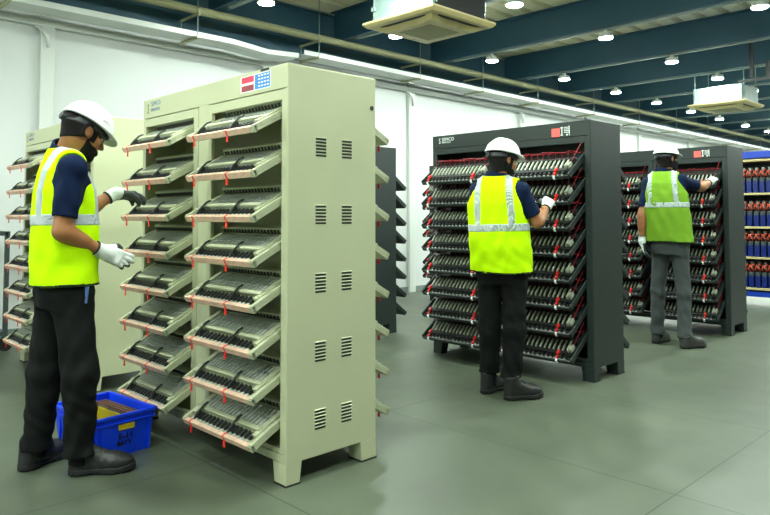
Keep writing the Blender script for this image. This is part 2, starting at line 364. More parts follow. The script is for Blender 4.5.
# ------------------------------------------------------------------ battery test cabinets
def comb(m, xs, w, y0, y1, z0, zb, z1):
    """one crenellated strip with a tooth of width w at every x"""
    pr = [(xs[0]-w, z0), (xs[-1]+w, z0), (xs[-1]+w, zb)]
    for x in reversed(xs): pr += [(x+w/2, zb), (x+w/2, z1), (x-w/2, z1), (x-w/2, zb)]
    pr.append((xs[0]-w, zb))
    return m.prism(pr, 1, y0, y1)
def tray_meshes(kind, w, tilt):
    """one prototype tray (pan mesh with its sub-parts); origin at the middle of the front lip, y runs back along the slope"""
    h = w/2; P = MB()
    if kind == 'beige':
        P.box((-h, .004, -.012), (h, .29, 0)).box((-h, 0, -.014), (h, .02, .016))
        for s in (-1, 1):
            a, b = sorted((s*h, s*(h-.022)))
            P.box((a, .004, 0), (b, .29, .022))
            a, b = sorted((s*(h-.022), s*(h-.055)))
            P.box((a, .055, 0), (b, .225, .03))
        pan = P.build('tray', 'beige2', None, bevel=.002)
        MB().box((-h+.002, -.0015, -.010), (h-.03, 0, .016)).box((-h+.002, -.0015, .016), (h-.03, .02, .0175)).build('label_strip', 'pink', pan)
        xs = clip_x('beige', w); comb(MB(), xs, .016, .0225, .0345, .0005, .005, .015).build('contact_tips', 'silver', pan)
        m = MB(); g = [-h+.03, -h+.075, h*.30, h*.38, h-.06]
        for a, b in ((-h+.022, -h*.74), (-h*.68, h*.26), (h*.32, h-.035)): m.box((a, .084, .024), (b, .108, .037))
        for s in (-1, 1): m.box((s*(h-.045)-.012, .086, 0), (s*(h-.045)+.012, .106, .025))
        m.build('cross_bar', 'beige2', pan, bevel=.003)
        nn = 18; p = (w-.11)/nn
        xs = [-h+.045+(i+.3)*p for i in range(nn)]
        comb(comb(MB(), xs, p*.55, .116, .166, .002, .016, .026), xs, p*.55, .174, .224, .002, .016, .026).build('cell_plate', 'steel', pan)
        MB().box((-h+.03, .246, 0), (h-.03, .276, .056)).build('back_rail', 'beige2', pan, bevel=.003)
        comb(MB(), xs, p*.4, .240, .2465, .026, .028, .046).build('rear_comb', 'blackp', pan)
        m = MB()
        for fx in (-.71, .29):
            m2 = MB(); x = h*fx
            m2.tube([(x-.005, .024, .018), (x, .05, .034), (x+.003, .095, .048), (x+.003, .122, .046)], .005, 6).box((x-.009, .045, .018), (x+.010, .07, .036))
            m2.build('clamp_lever', 'blackp', pan)
        for fx in (-.76, .25):
            x = h*fx; dn = Vector((0, -math.sin(tilt), -math.cos(tilt)))
            m2 = MB().box((x-.006, -.003, -.012), (x+.006, .022, .0185))
            q = Vector((x, -.003, -.008)); e = q + dn*.03
            m2.add([q+Vector((-.006,-.002,0)), q+Vector((.006,-.002,0)), e+Vector((.009,-.002,0)), e+Vector((-.009,-.002,0)),
                    q+Vector((-.006,.001,0)), q+Vector((.006,.001,0)), e+Vector((.009,.001,0)), e+Vector((-.009,.001,0))],
                   [(0,1,2,3),(7,6,5,4),(0,4,5,1),(1,5,6,2),(2,6,7,3),(3,7,4,0)])
            m2.build('red_tag', 'red', pan)
    else:
        P.box((-h, .0, -.01), (h, .33, 0)).box((-h, 0, -.012), (h, .012, .014))
        for s in (-1, 1):
            a, b = sorted((s*h, s*(h-.012))); P.box((a, .0, 0), (b, .33, .03))
        pan = P.build('tray', 'black', None, bevel=.002)
        MB().box((-h+.03, .055, 0), (h-.03, .085, .028)).box((-h+.03, .175, 0), (h-.03, .2, .05)).build('clip_rail', 'blackp', pan)
        nn = 15; p = (w-.10)/nn; xs = [-h+.05+(i+.5)*p for i in range(nn)]
        comb(MB(), xs, .013, .024, .052, .001, .006, .024).build('clip_base', 'blackp', pan)
        comb(MB(), xs, .010, .0165, .0235, .001, .003, .015).build('clip_studs', 'steel', pan)
        MB().box((h-.062, .07, .03), (h-.045, .125, .062)).box((h-.04, .075, .028), (h-.024, .13, .06)).build('end_connector', 'prong', pan, bevel=.003)
        m = MB(); rr = random.Random(5)
        for i in range(11):
            x = -h+.06+i*(w-.12)/10.5
            m.tube([(x, .19, .045), (x+.01*rr.uniform(-1, 1), .215, .085+.02*rr.random()), (x+.03+.015*rr.random(), .25, .07), (x+.05, .285, .035), (x+.055, .32, .03)], .0038, 5)
        m.tube([(h-.03, .1, .045), (h-.02, .18, .075), (h-.018, .26, .09), (h-.02, .325, .1)], .003, 6)
        m.build('red_leads', 'redwire', pan)
        for fx in (-.80, .62):
            x = h*fx; dn = Vector((0, -math.sin(tilt), -math.cos(tilt)))
            MB().box((x-.007, .04, .026), (x+.007, .075, .044)).box((x-.005, .010, .015), (x+.005, .042, .030)).build('red_tag', 'red', pan)
            MB().box((x-.0075, -.008, -.010), (x+.0075, -.001, .012)).box((x-.0075, -.0012, .008), (x+.0075, .010, .0155)).build('white_tag', 'paper', pan)
    return pan

def clip_shape(kind, m, x, T=None):
    if kind == 'beige':
        m.box((x-.0055, .042, .001), (x+.0055, .080, .019), T).box((x-.004, .034, .006), (x+.004, .043, .014), T)
    else:
        m.prism([(.082, .036), (.15, .052), (.172, .05), (.172, .042), (.088, .024), (.082, .026)], 0, x-.0048, x+.0048, T)
def clip_x(kind, w):
    h = w/2
    if kind == 'beige':
        n = 15; p = (w-.10)/n
        return [-h+.045+(i+.5)*p for i in range(n)]
    n = 15; p = (w-.10)/n
    return [-h+.05+(i+.5)*p for i in range(n)]

SPEC = {'beige': dict(W=1.517, D=.562, z0=.173, dz=.2055, tilt=math.radians(28), out=.147, bays=((.038, .634), (.83, 1.468))),
        'black': dict(W=1.583, D=.465, z0=.147, dz=.1926, tilt=math.radians(36), out=.205, bays=((.05, .745), (.835, 1.53)))}
PROTO = {}
def cabinet(kind, x_right, y_front, label, front=(0, 1), back=(1,), individual=(), vents=True, stickers=True, rz=0.0):
    S = SPEC[kind]; W, D = S['W'], S['D']; H = 1.95; mat = kind
    root = thing('battery_test_cabinet', label, 'cabinet', (x_right - W/2, y_front, 0), rz)
    ox = -W/2; B = MB(); t = .026
    zb, zj, zh = .100, .142, 1.829          # bottom of the panels, joint above the plinth, joint below the header
    for s in (-1, 1):                       # side panels and corner feet
        a, b = sorted((s*W/2, s*(W/2-t)))
        B.box((a, .003, zb), (b, D-.003, H-.004))
        for (ya, yb, yt) in ((0, .078, .09), (D-.098, D, .09)):
            fa, fb = sorted((s*W/2, s*(W/2-.092))); ta, tb = sorted((s*W/2, s*(W/2-.105)))
            y0t, y1t = (0, .09) if ya == 0 else (D-.108, D)
            B.frustum((fa, ya, fb, yb, .006), (ta, y0t, tb, y1t, zb+.0005))
    B.box((-W/2+.002, .002, H-.03), (W/2-.002, D-.002, H-.001))
    B.box((-W/2+t, D/2-.01, zj), (W/2-t, D/2+.01, H-.03))
    B.box((-W/2+t-.001, .015, zb+.004), (W/2-t+.001, D-.015, zb+.02))
    for y0, y1 in ((0, .022), (D-.022, D)):
        B.box((-W/2+.0015, y0, zh+.005), (W/2-.0015, y1, H))
        B.box((-W/2+.0015, y0, zb+.0015), (W/2-.0015, y1, zj-.004))
        B.box((ox+S['bays'][0][1]+.054, y0+.001, zj-.006), (ox+S['bays'][1][0]-.038, y1-.001, zh+.007))
    body = B.build('body', mat, root, bevel=.003)
    for s in (-1, 1):
        for ya in (0, D-.1):
            a, b = sorted((s*(W/2+.002), s*(W/2-.095)))
            MB().box((a, ya-.003 if ya == 0 else ya, 0), (b, ya+.082 if ya == 0 else D+.003, .0075)).build('foot_pad', 'rubber', root)
    for bi, (b0, b1) in enumerate(S['bays']):
        for y0, y1 in ((0, .02), (D-.02, D)):
            oa = ox+b0-(.036 if bi == 0 else .036); ob = ox+b1+(.05 if bi == 0 else .046)
            F = MB().box((oa, y0, zj), (ox+b0, y1, zh)).box((ox+b1, y0, zj), (ob, y1, zh))
            F.box((ox+b0, y0, 1.781), (ox+b1, y1, zh)).box((ox+b0, y0, zj), (ox+b1, y1, zj+.022))
            F.build('bay_frame', mat, root, bevel=.002)
    # trays
    cl = MB(); done = 0
    for side, bays in ((0, front), (1, back)):
        for bi in bays:
            b0, b1 = S['bays'][bi]; w = b1-b0-.014; key = (kind, bi)
            for k in range(8):
                if key not in PROTO:
                    PROTO[key] = tray_meshes(kind, w, S['tilt']); tr = PROTO[key]; tr.parent = root
                else:
                    tr = copy_tree(PROTO[key], root, ('contact_clip',))
                xc = ox+(b0+b1)/2; z = S['z0']+S['dz']*k+.014
                if side == 0: tr.location = (xc, -S['out'], z); tr.rotation_euler = (S['tilt'], 0, 0)
                else: tr.location = (xc, D+S['out'], z); tr.rotation_euler = (S['tilt'], 0, PI)
                if side == 0 and (bi, k) in individual:
                    if key not in CLIP: 
                        mm = MB(); clip_shape(kind, mm, 0); CLIP[key] = mm.build('contact_clip', 'blackp' if kind == 'beige' else 'prong', tr); c0 = CLIP[key]; fresh = True
                    else: fresh = False
                    for x in clip_x(kind, w):
                        c = CLIP[key] if fresh else put(CLIP[key], tr)
                        fresh = False; c.parent = tr; c.location = (x, 0, 0)
                else:
                    T = Matrix.LocRotScale(tr.location, tr.rotation_euler, None)
                    for x in clip_x(kind, w): clip_shape(kind, cl, x, T)
    if cl.v:
        tag(cl.build('contact_clips', 'blackp' if kind == 'beige' else 'prong', root), kind='stuff')
    if vents and kind == 'beige':
        for sx in (1, -1):
            for zc in (1.563, 1.237, .91, .585, .268):
                for yc in (.197, .362):
                    m = MB(); f = sx*W/2
                    for i in range(6):
                        z = zc+.040-.016*i; a, b = sorted((f-sx*.001, f+sx*.0008))
                        m.box((a, yc-.032, z-.0048), (b, yc+.032, z+.0040))
                    sl = m.build('louvre_vent', 'inkblack', root)
                    m = MB()
                    for i in range(6):
                        z = zc+.040-.016*i+.005
                        m.prism([(f, z+.0042), (f+sx*.004, z+.0015), (f, z-.0008)][::sx], 1, yc-.034, yc+.034)
                    m.build('louvre_lip', mat, sl)
        MB().cyl((W/2-.001, D-.03, 1.79), (W/2+.004, D-.03, 1.79), .012, n=16).build('side_lock', 'blackp', root)
    if stickers:
        fr = (PI/2, 0, 0)
        def sheet(name, m_, x0, x1, z0, z1, y=-.0012):
            return MB().box((x0, y, z0), (x1, .0005, z1)).build(name, m_, root)
        if kind == 'beige':
            X = W/2
            lg = text('logo', 'S', .085, (ox+.055, -.0005, 1.862), fr, 'inkred', root, sx=.55)
            text('lettering', 'SEMCO', .038, (ox+.105, -.0005, 1.905), fr, 'inkblue', root, sx=1.0)
            text('lettering', 'INFRATECH', .026, (ox+.105, -.0005, 1.872), fr, 'inkblue', root, sx=.85)
            sheet('sticker_backing', 'paper', X-.405, X-.14, 1.852, 1.935)
            sheet('red_sticker', 'stickred', X-.395, X-.285, 1.899, 1.930, -.002)
            sheet('maroon_sticker', 'stickmar', X-.395, X-.285, 1.857, 1.886, -.002)
            st = sheet('blue_sticker', 'stickblu', X-.275, X-.145, 1.857, 1.930, -.002)
            m = MB()
            for i in range(4):
                for j in range(4):
                    m.box((X-.245+.025*i, -.0026, 1.866+.017*j), (X-.228+.025*i, -.0019, 1.873+.017*j))
            m.build('blue_sticker_print', 'paper', root)
            sheet('dark_plate', 'inkblack', X-.225, X-.155, 1.938, 1.9495, -.002)
        else:
            X = W/2
            text('lettering', 'SEMCO', .044, (ox+.11, -.0005, 1.898), fr, 'inkwhite', root, sx=1.0)
            text('logo', 'S', .066, (ox+.075, -.0005, 1.880), fr, 'inkwhite', root, sx=.7)
            text('lettering', 'INFRATECH', .018, (ox+.11, -.0005, 1.880), fr, 'inkwhite', root, sx=1.1)
            sheet('coral_sticker', 'stickred2', X-.335, X-.262, 1.842, 1.908)
            m = MB().box((X-.248, -.001, 1.848), (X-.24, .0005, 1.914)).box((X-.256, -.001, 1.848), (X-.234, .0005, 1.856)).box((X-.256, -.001, 1.904), (X-.234, .0005, 1.914))
            for j in range(4): m.box((X-.226, -.001, 1.868+.013*j), (X-.178, .0005, 1.873+.013*j))
            m.box((X-.182, -.001, 1.846), (X-.177, .0005, 1.92)).box((X-.206, -.001, 1.846), (X-.192, .0005, 1.858))
            m.build('white_printing', 'inkwhite', root)
    return root
CLIP = {}
XR = -2.583
cabinet('beige', XR, 1.883, 'tall beige battery test cabinet with louvred side panel, nearest the camera', (0, 1), (0, 1),
        individual={(1, k) for k in range(6)})
cabinet('black', XR, 4.66, 'tall charcoal battery test cabinet with the second worker standing in front of it', (0, 1), (1,),
        individual={(1, k) for k in range(6)}, rz=0.0)
cabinet('black', XR+.005, 7.413, 'charcoal battery test cabinet farthest right, with the worker in grey trousers before it', (0, 1), (1,), rz=.008)
cabinet('beige', -4.885, 1.883, 'beige battery test cabinet standing behind the nearest worker, close to the wall', (0, 1), (1,), vents=False)
cabinet('black', -5.14, 4.70, 'dark cabinet half hidden behind the near beige cabinet, trays in profile against the wall', (1,), (1,), stickers=False)
cabinet('black', -5.12, 7.42, 'dark cabinet peeping out left of the second worker\'s charcoal cabinet', (0,), (1,), stickers=False)

# ------------------------------------------------------------------ rack of blue cells beyond the third cabinet
rk = thing('cell_rack', 'blue and cream rack of blue battery cells beyond the farthest charcoal cabinet', 'rack', (-3.35, 10.05, 0))
RW = .77
SH = [.25, .665, 1.075, 1.53, 1.985]
for s in (-1, 1):
    for y in (.02, .42):
        MB().box((s*RW-.02, y-.02, .06), (s*RW+.02, y+.02, 2.08)).build('post', 'bluep', rk)
        MB().cyl((s*RW-.015, y, .045), (s*RW+.015, y, .045), .045, n=18).build('caster', 'rubber', rk, smooth=False)
MB().box((-RW, -.005, 2.0), (RW, .44, 2.09)).build('header', 'bluep', rk, bevel=.004)
MB().box((-RW, 0, .13), (RW, .03, .19)).box((-RW, .41, .13), (RW, .44, .19)).build('lower_rail', 'bluep', rk)
MB().box((-RW+.02, .30, .25), (RW-.02, .312, 2.0)).build('back_panel', 'dark', rk)
for z in SH:
    MB().box((-RW, -.01, z-.03), (RW, .44, z)).build('shelf', 'acpanel', rk, bevel=.003)
WHERE = ['on the lowest shelf', 'on the second shelf up', 'on the third shelf up', 'on the top shelf']
cell = None
for r_ in range(4):
    for i in range(18):
        x = -RW+.075+i*.0815
        if cell is None:
            cell = thing('battery_cell', '', 'battery cell')
            MB().box((-.030, 0, 0), (.030, .11, .155)).build('case', 'bluecell', cell, bevel=.005)
            MB().box((-.028, .002, .155), (.028, .108, .20)).build('collar', 'darkst', cell, bevel=.004)
            MB().cyl((-.015, .05, .2), (-.015, .05, .215), .008, n=8).cyl((.015, .05, .2), (.015, .05, .215), .008, n=8).build('terminals', 'silver', cell)
            MB().tube([(-.015, .05, .21), (-.027, .0, .245), (-.01, .0, .285), (.026, .03, .30), (.02, .10, .335)], .010, 6).tube([(.015, .05, .21), (.028, .01, .235), (.01, -.008, .27), (-.026, .03, .30)], .009, 6).build('orange_lead', 'orange', cell, smooth=True)
            MB().box((-.016, .06, .24), (.016, .09, .345)).build('probe', 'greyst', cell)
            o = cell
        else: o = copy_tree(cell)
        o.location = (rk.location.x+x, 10.065, SH[r_]+.0015)
        tag(o, 'blue battery cell with orange lead %s of the rack' % WHERE[r_], 'battery cell', 'blue cells '+WHERE[r_])

# ------------------------------------------------------------------ blue crate and its contents
cr = thing('plastic_crate', 'blue plastic crate with yellow label on the floor beside the nearest worker\'s shoes', 'crate', (-3.735, 1.52, 0), math.radians(6))
a, b, hh = .235, .158, .215
m = MB()
m.frustum((-a+.025, -b+.025, a-.025, b-.025, 0), (-a+.022, -b+.022, a-.022, b-.022, .008))
def wallq(m, p0, p1, z0, z1, th0, inset0, inset1):
    pass
for s in (-1, 1):
    m.add([(s*(a-.022), -b+.022, 0), (s*(a-.022), b-.022, 0), (s*a, b, hh), (s*a, -b, hh), (s*(a-.027), -b+.022, .004), (s*(a-.027), b-.022, .004), (s*(a-.006), b-.004, hh), (s*(a-.006), -b+.004, hh)],
          [(0,1,2,3),(7,6,5,4),(3,2,6,7),(0,3,7,4),(1,5,6,2),(0,4,5,1)])
    m.add([(-a+.022, s*(b-.022), 0), (a-.022, s*(b-.022), 0), (a, s*b, hh), (-a, s*b, hh), (-a+.022, s*(b-.027), .004), (a-.022, s*(b-.027), .004), (a-.004, s*(b-.006), hh), (-a+.004, s*(b-.006), hh)],
          [(0,1,2,3),(7,6,5,4),(3,2,6,7),(0,3,7,4),(1,5,6,2),(0,4,5,1)])
m.build('tub', 'blue', cr)
R_ = MB()
for z0, z1, e in ((hh-.012, hh+.004, .012), (hh-.045, hh-.037, .006)):
    R_.box((-a-e, -b-e, z0), (a+e, -b+.004, z1)).box((-a-e, b-.004, z0), (a+e, b+e, z1)).box((-a-e, -b, z0), (-a+.004, b, z1)).box((a-.004, -b, z0), (a+e, b, z1))
R_.build('rim', 'blue', cr, bevel=.003)
m = MB()
for s in (-1, 1):
    for i in range(5):
        if s < 0 or i in (0, 4): m.box((s*(a-.012)-.006, -.13+.065*i-.004, .012), (s*(a-.006)+.006, -.13+.065*i+.004, hh-.04))
    for i in range(5): m.box((-.18+.09*i-.004, s*(b-.01)-.006, .012), (-.18+.09*i+.004, s*(b-.006)+.006, hh-.04))
m.build('ribs', 'blue', cr)
FT = Matrix.Translation((a-.0095, 0, .135)) @ Matrix.Rotation(math.radians(6), 4, 'Y')
MB().box((0, -.045, .0), (.0022, .045, .03), Matrix.Translation((a-.0035, .0, hh-.08))).build('yellow_label', 'yellow', cr)
text('lettering', 'E-11', .045, (a-.010, -.04, .088), (PI/2, 0, PI/2), 'inkblack', cr, ext=.004)
text('lettering', 'BATT', .032, (a-.0135, -.045, .056), (PI/2, 0, PI/2), 'inkblack', cr, ext=.004)
RZ = math.radians(6)
def in_crate(o, x, y, z):
    c, s = math.cos(RZ), math.sin(RZ)
    o.location = (cr.location.x+c*x-s*y, cr.location.y+s*x+c*y, z); o.rotation_euler = (0, 0, RZ)
o = MB().box((-.195, -.004, 0), (.195, .004, .165)).build('divider_card', 'yellow'); in_crate(o, 0, .042, .0105)
tag(o, 'yellow card divider standing in front of the cells inside the blue crate', 'divider')
o = MB().box((-.004, -.12, 0), (.004, .03, .15)).build('liner_card', 'yellow'); in_crate(o, -.165, -.005, .0105)
tag(o, 'yellow card liner at the left end inside the blue crate', 'liner')
c0 = None
for i in range(18):
    for j in range(3):
        if c0 is None:
            c0 = thing('cylinder_cell', '', 'battery cell')
            MB().cyl((0,0,0), (0,0,.172), .0098, n=12).build('case', 'cellgrey', c0); MB().cyl((0,0,.172), (0,0,.182), .0098, .009, 12).build('cap', 'cellbrown', c0); o = c0
        else: o = copy_tree(c0)
        in_crate(o, -.185+.0212*i, .062+.0226*j, .0105)
        o.rotation_euler = (0, 0, RZ+i)
        tag(o, 'grey cylindrical battery cell with brown cap, in the rows inside the blue crate', 'battery cell', 'grey cells in the blue crate')

# ------------------------------------------------------------------ wheeled trolley at the far left
t = thing('wheeled_trolley', 'grey wheeled trolley by the wall, partly hidden behind beige trays at the left edge', 'trolley', (-7.2, 1.61, 0))
for x in (-.25, .25):
    for y in (-.3, .3):
        MB().box((x-.018, y-.018, .12), (x+.018, y+.018, 1.09)).build('post', 'darkst', t)
        MB().cyl((x-.02, y, .06), (x+.02, y, .06), .06, n=20).box((x-.028, y-.02, .06), (x+.028, y+.02, .13)).build('caster', 'rubber', t)
MB().box((-.27, -.32, 1.05), (.27, -.28, 1.09)).box((-.27, .28, 1.05), (.27, .32, 1.09)).box((.23, -.3, 1.05), (.27, .3, 1.09)).build('top_rail', 'darkst', t)
MB().box((-.26, -.31, .14), (.26, .31, .18)).build('deck', 'darkst', t)
MB().box((-.24, -.005, .18), (.236, .005, 1.05)).build('panel', 'greyst', t)
# ------------------------------------------------------------------ workers: smooth solids meshed on a sparse grid
F32 = np.float32
def V(*a): return np.array(a, dtype=np.float64)
def unit(a): a = np.asarray(a, float); return a/np.linalg.norm(a)
def cone(P, a, b, ra, rb):
    a = np.asarray(a); ba = np.asarray(b)-a; pa = P-a
    t = np.clip(pa@ba/(ba@ba), 0, 1)
    return np.linalg.norm(pa-t[:, None]*ba, axis=1)-(ra+(rb-ra)*t)
def ell(P, c, r, R=None):
    q = P-np.asarray(c)
    if R is not None: q = q@R
    r = np.asarray(r); k0 = np.linalg.norm(q/r, axis=1); k1 = np.linalg.norm(q/(r*r), axis=1)
    return k0*(k0-1)/np.maximum(k1, 1e-9)
def smin(a, b, k):
    h = np.clip(.5+.5*(b-a)/k, 0, 1); return b+(a-b)*h-k*h*(1-h)
def smax(a, b, k): return -smin(-a, -b, k)
def sun(k, *ds):
    d = ds[0]
    for e in ds[1:]: d = smin(d, e, k)
    return d
def chain(P, pts, rs, k=.02):
    d = None
    for i in range(len(pts)-1):
        e = cone(P, pts[i], pts[i+1], rs[i], rs[i+1]); d = e if d is None else smin(d, e, k)
    return d
def folds(P, amp, f=1.0, ph=0.0):
    x, y, z = P[:, 0]*f, P[:, 1]*f, P[:, 2]*f
    return amp*(np.sin(31*z+9*np.sin(7*x+5*y+ph)+ph)*.45+np.sin(23*x-19*y+8*np.sin(6*z+ph))*.4+np.sin(47*(x+y)+29*z+5*np.sin(11*z-4*x)+2*ph)*.3)

def mesh_sdf(f, lo, hi, h, smooth_it=1):
    lo = np.asarray(lo, float); hi = np.asarray(hi, float); B = 6
    nb = np.ceil((hi-lo)/(h*B)).astype(int)+1; n = nb*B
    ctr = np.stack(np.meshgrid(*[np.arange(k) for k in nb], indexing='ij'), -1).reshape(-1, 3)
    dc = f(lo+(ctr*B+(B-1)/2)*h)
    Vg = np.empty(n, F32)
    Vb = Vg.reshape(nb[0], B, nb[1], B, nb[2], B)
    Vb[...] = np.where(dc > 0, 1, -1).reshape(nb)[:, None, :, None, :, None]
    act = np.abs(dc) < h*B*1.15
    ai = ctr[act]
    off = np.stack(np.meshgrid(*[np.arange(B)]*3, indexing='ij'), -1).reshape(-1, 3)
    for s in range(0, len(ai), 1500):
        bl = ai[s:s+1500]
        idx = (bl[:, None, :]*B+off[None]).reshape(-1, 3)
        Vg[idx[:, 0], idx[:, 1], idx[:, 2]] = f(lo+idx*h)
    neg = Vg < 0
    c = [neg[i:n[0]-1+i, j:n[1]-1+j, k:n[2]-1+k] for i in (0, 1) for j in (0, 1) for k in (0, 1)]
    cnt = sum(x.astype(np.int8) for x in c)
    cells = np.argwhere((cnt > 0) & (cnt < 8))
    cid = -np.ones(n-1, np.int32); cid[tuple(cells.T)] = np.arange(len(cells))
    acc = np.zeros((len(cells), 3)); w = np.zeros(len(cells))
    cor = np.array([(i, j, k) for i in (0, 1) for j in (0, 1) for k in (0, 1)])
    val = np.stack([Vg[tuple((cells+o).T)] for o in cor], 1).astype(float)
    for a in range(8):
        for b in range(a+1, 8):
            if np.abs(cor[a]-cor[b]).sum() != 1: continue
            m = (val[:, a] < 0) != (val[:, b] < 0)
            t = np.where(m, val[:, a]/np.where(m, val[:, a]-val[:, b], 1), 0)
            p = cor[a]+t[:, None]*(cor[b]-cor[a])
            acc += np.where(m[:, None], p, 0); w += m
    verts = lo+(cells+acc/w[:, None])*h
    quads = []
    for ax in range(3):
        u, v = [(1, 2), (2, 0), (0, 1)][ax]
        e = [slice(None)]*3; e2 = list(e); e[ax] = slice(0, n[ax]-1); e2[ax] = slice(1, n[ax])
        A = neg[tuple(e)]; Bn = neg[tuple(e2)]
        g = np.argwhere(A != Bn)
        g = g[(g[:, u] > 0) & (g[:, v] > 0) & (g[:, u] < n[u]-1) & (g[:, v] < n[v]-1)]
        fl = A[tuple(g.T)]
        du = np.zeros(3, int); dv = np.zeros(3, int); du[u] = 1; dv[v] = 1
        q = np.stack([cid[tuple((g-du-dv).T)], cid[tuple((g-dv).T)], cid[tuple(g.T)], cid[tuple((g-du).T)]], 1)
        q[~fl] = q[~fl][:, ::-1]
        quads.append(q)
    quads = np.concatenate(quads); quads = quads[(quads >= 0).all(1)]
    for _ in range(smooth_it):
        s = np.zeros_like(verts); k = np.zeros(len(verts))
        for a, b in ((0, 1), (1, 2), (2, 3), (3, 0)):
            np.add.at(s, quads[:, a], verts[quads[:, b]]); np.add.at(k, quads[:, a], 1)
        verts = verts*.5+.5*s/np.maximum(k, 1)[:, None]
    return verts, quads

def solid(name, f, lo, hi, h, mat, parent, origin, it=1):
    v, q = mesh_sdf(f, lo, hi, h, it)
    v = v-np.asarray(origin)
    me = bpy.data.meshes.new(name)
    me.vertices.add(len(v)); me.vertices.foreach_set('co', v.astype(F32).ravel())
    me.loops.add(len(q)*4); me.loops.foreach_set('vertex_index', q.astype(np.int32).ravel())
    me.polygons.add(len(q)); me.polygons.foreach_set('loop_start', np.arange(0, len(q)*4, 4, dtype=np.int32))
    me.polygons.foreach_set('use_smooth', np.ones(len(q), bool))
    me.update(calc_edges=True); me.validate()
    me.materials.append(M[mat])
    o = bpy.data.objects.new(name, me); COL.objects.link(o); o.parent = parent
    return o

def frame(az, pitch=0.0, roll=0.0):
    """columns right, forward, up; az turns from +Y towards +X, pitch looks down"""
    f = V(math.sin(az)*math.cos(pitch), math.cos(az)*math.cos(pitch), -math.sin(pitch))
    r = V(math.cos(az), -math.sin(az), 0); u = np.cross(r, f)
    r2 = r*math.cos(roll)+u*math.sin(roll); u2 = -r*math.sin(roll)+u*math.cos(roll)
    return np.stack([r2, f, u2], 1)

def hand_pts(w, d, n, side, curl, spread=1.0):
    """finger chains of a hand at wrist w, pointing d, palm facing n, thumb towards side"""
    d = unit(d); n = unit(n-d*np.dot(n, d)); s = np.cross(d, n)*(1 if np.dot(np.cross(d, n), side) > 0 else -1)
    meta, fing = [], []
    for i, (lat, kn, ln) in enumerate(((.030, .088, .074), (.010, .093, .082), (-.010, .089, .076), (-.029, .080, .060))):
        k = w+d*kn+s*lat; meta.append((w+d*.012+s*lat*.55, k))
        ang = curl[i+1]*.45; base = d*math.cos(.08)+s*lat*2.2*spread; base = unit(base); pts = [k]; p = k
        for j, fr in enumerate((.46, .30, .24)):
            dirn = base*math.cos(ang)+n*math.sin(ang); p = p+dirn*ln*fr; pts.append(p); ang += curl[i+1]*(.8 if j == 0 else .6)
        fing.append(pts)
    b = w+d*.028+s*.026; t1 = unit(d*.72+s*.62+n*.35)
    c = curl[0]; t2 = unit(d*(.8)+s*(.5-.6*c)+n*(.3+.5*c)); t3 = unit(d*.85+s*(.2-.7*c)+n*(.35+.5*c))
    thumb = [b, b+t1*.042, b+t1*.042+t2*.036, b+t1*.042+t2*.036+t3*.028]
    return d, n, s, meta, fing, thumb
def hand_sdf(P, H, g=1.0):
    d, n, s, meta, fing, thumb = H
    D = sun(.014, *[cone(P, a, b, .0155*g, .0135*g) for a, b in meta])
    for pts, r in zip(fing, (.0100, .0104, .0100, .0090)):
        e = chain(P, pts, [r*g*1.06, r*g, r*g*.95, r*g*.84], .004); D = smin(D, e, .007)
    e = chain(P, thumb, [.0165*g, .0135*g, .0115*g, .0095*g], .006)
    return smin(D, e, .012)

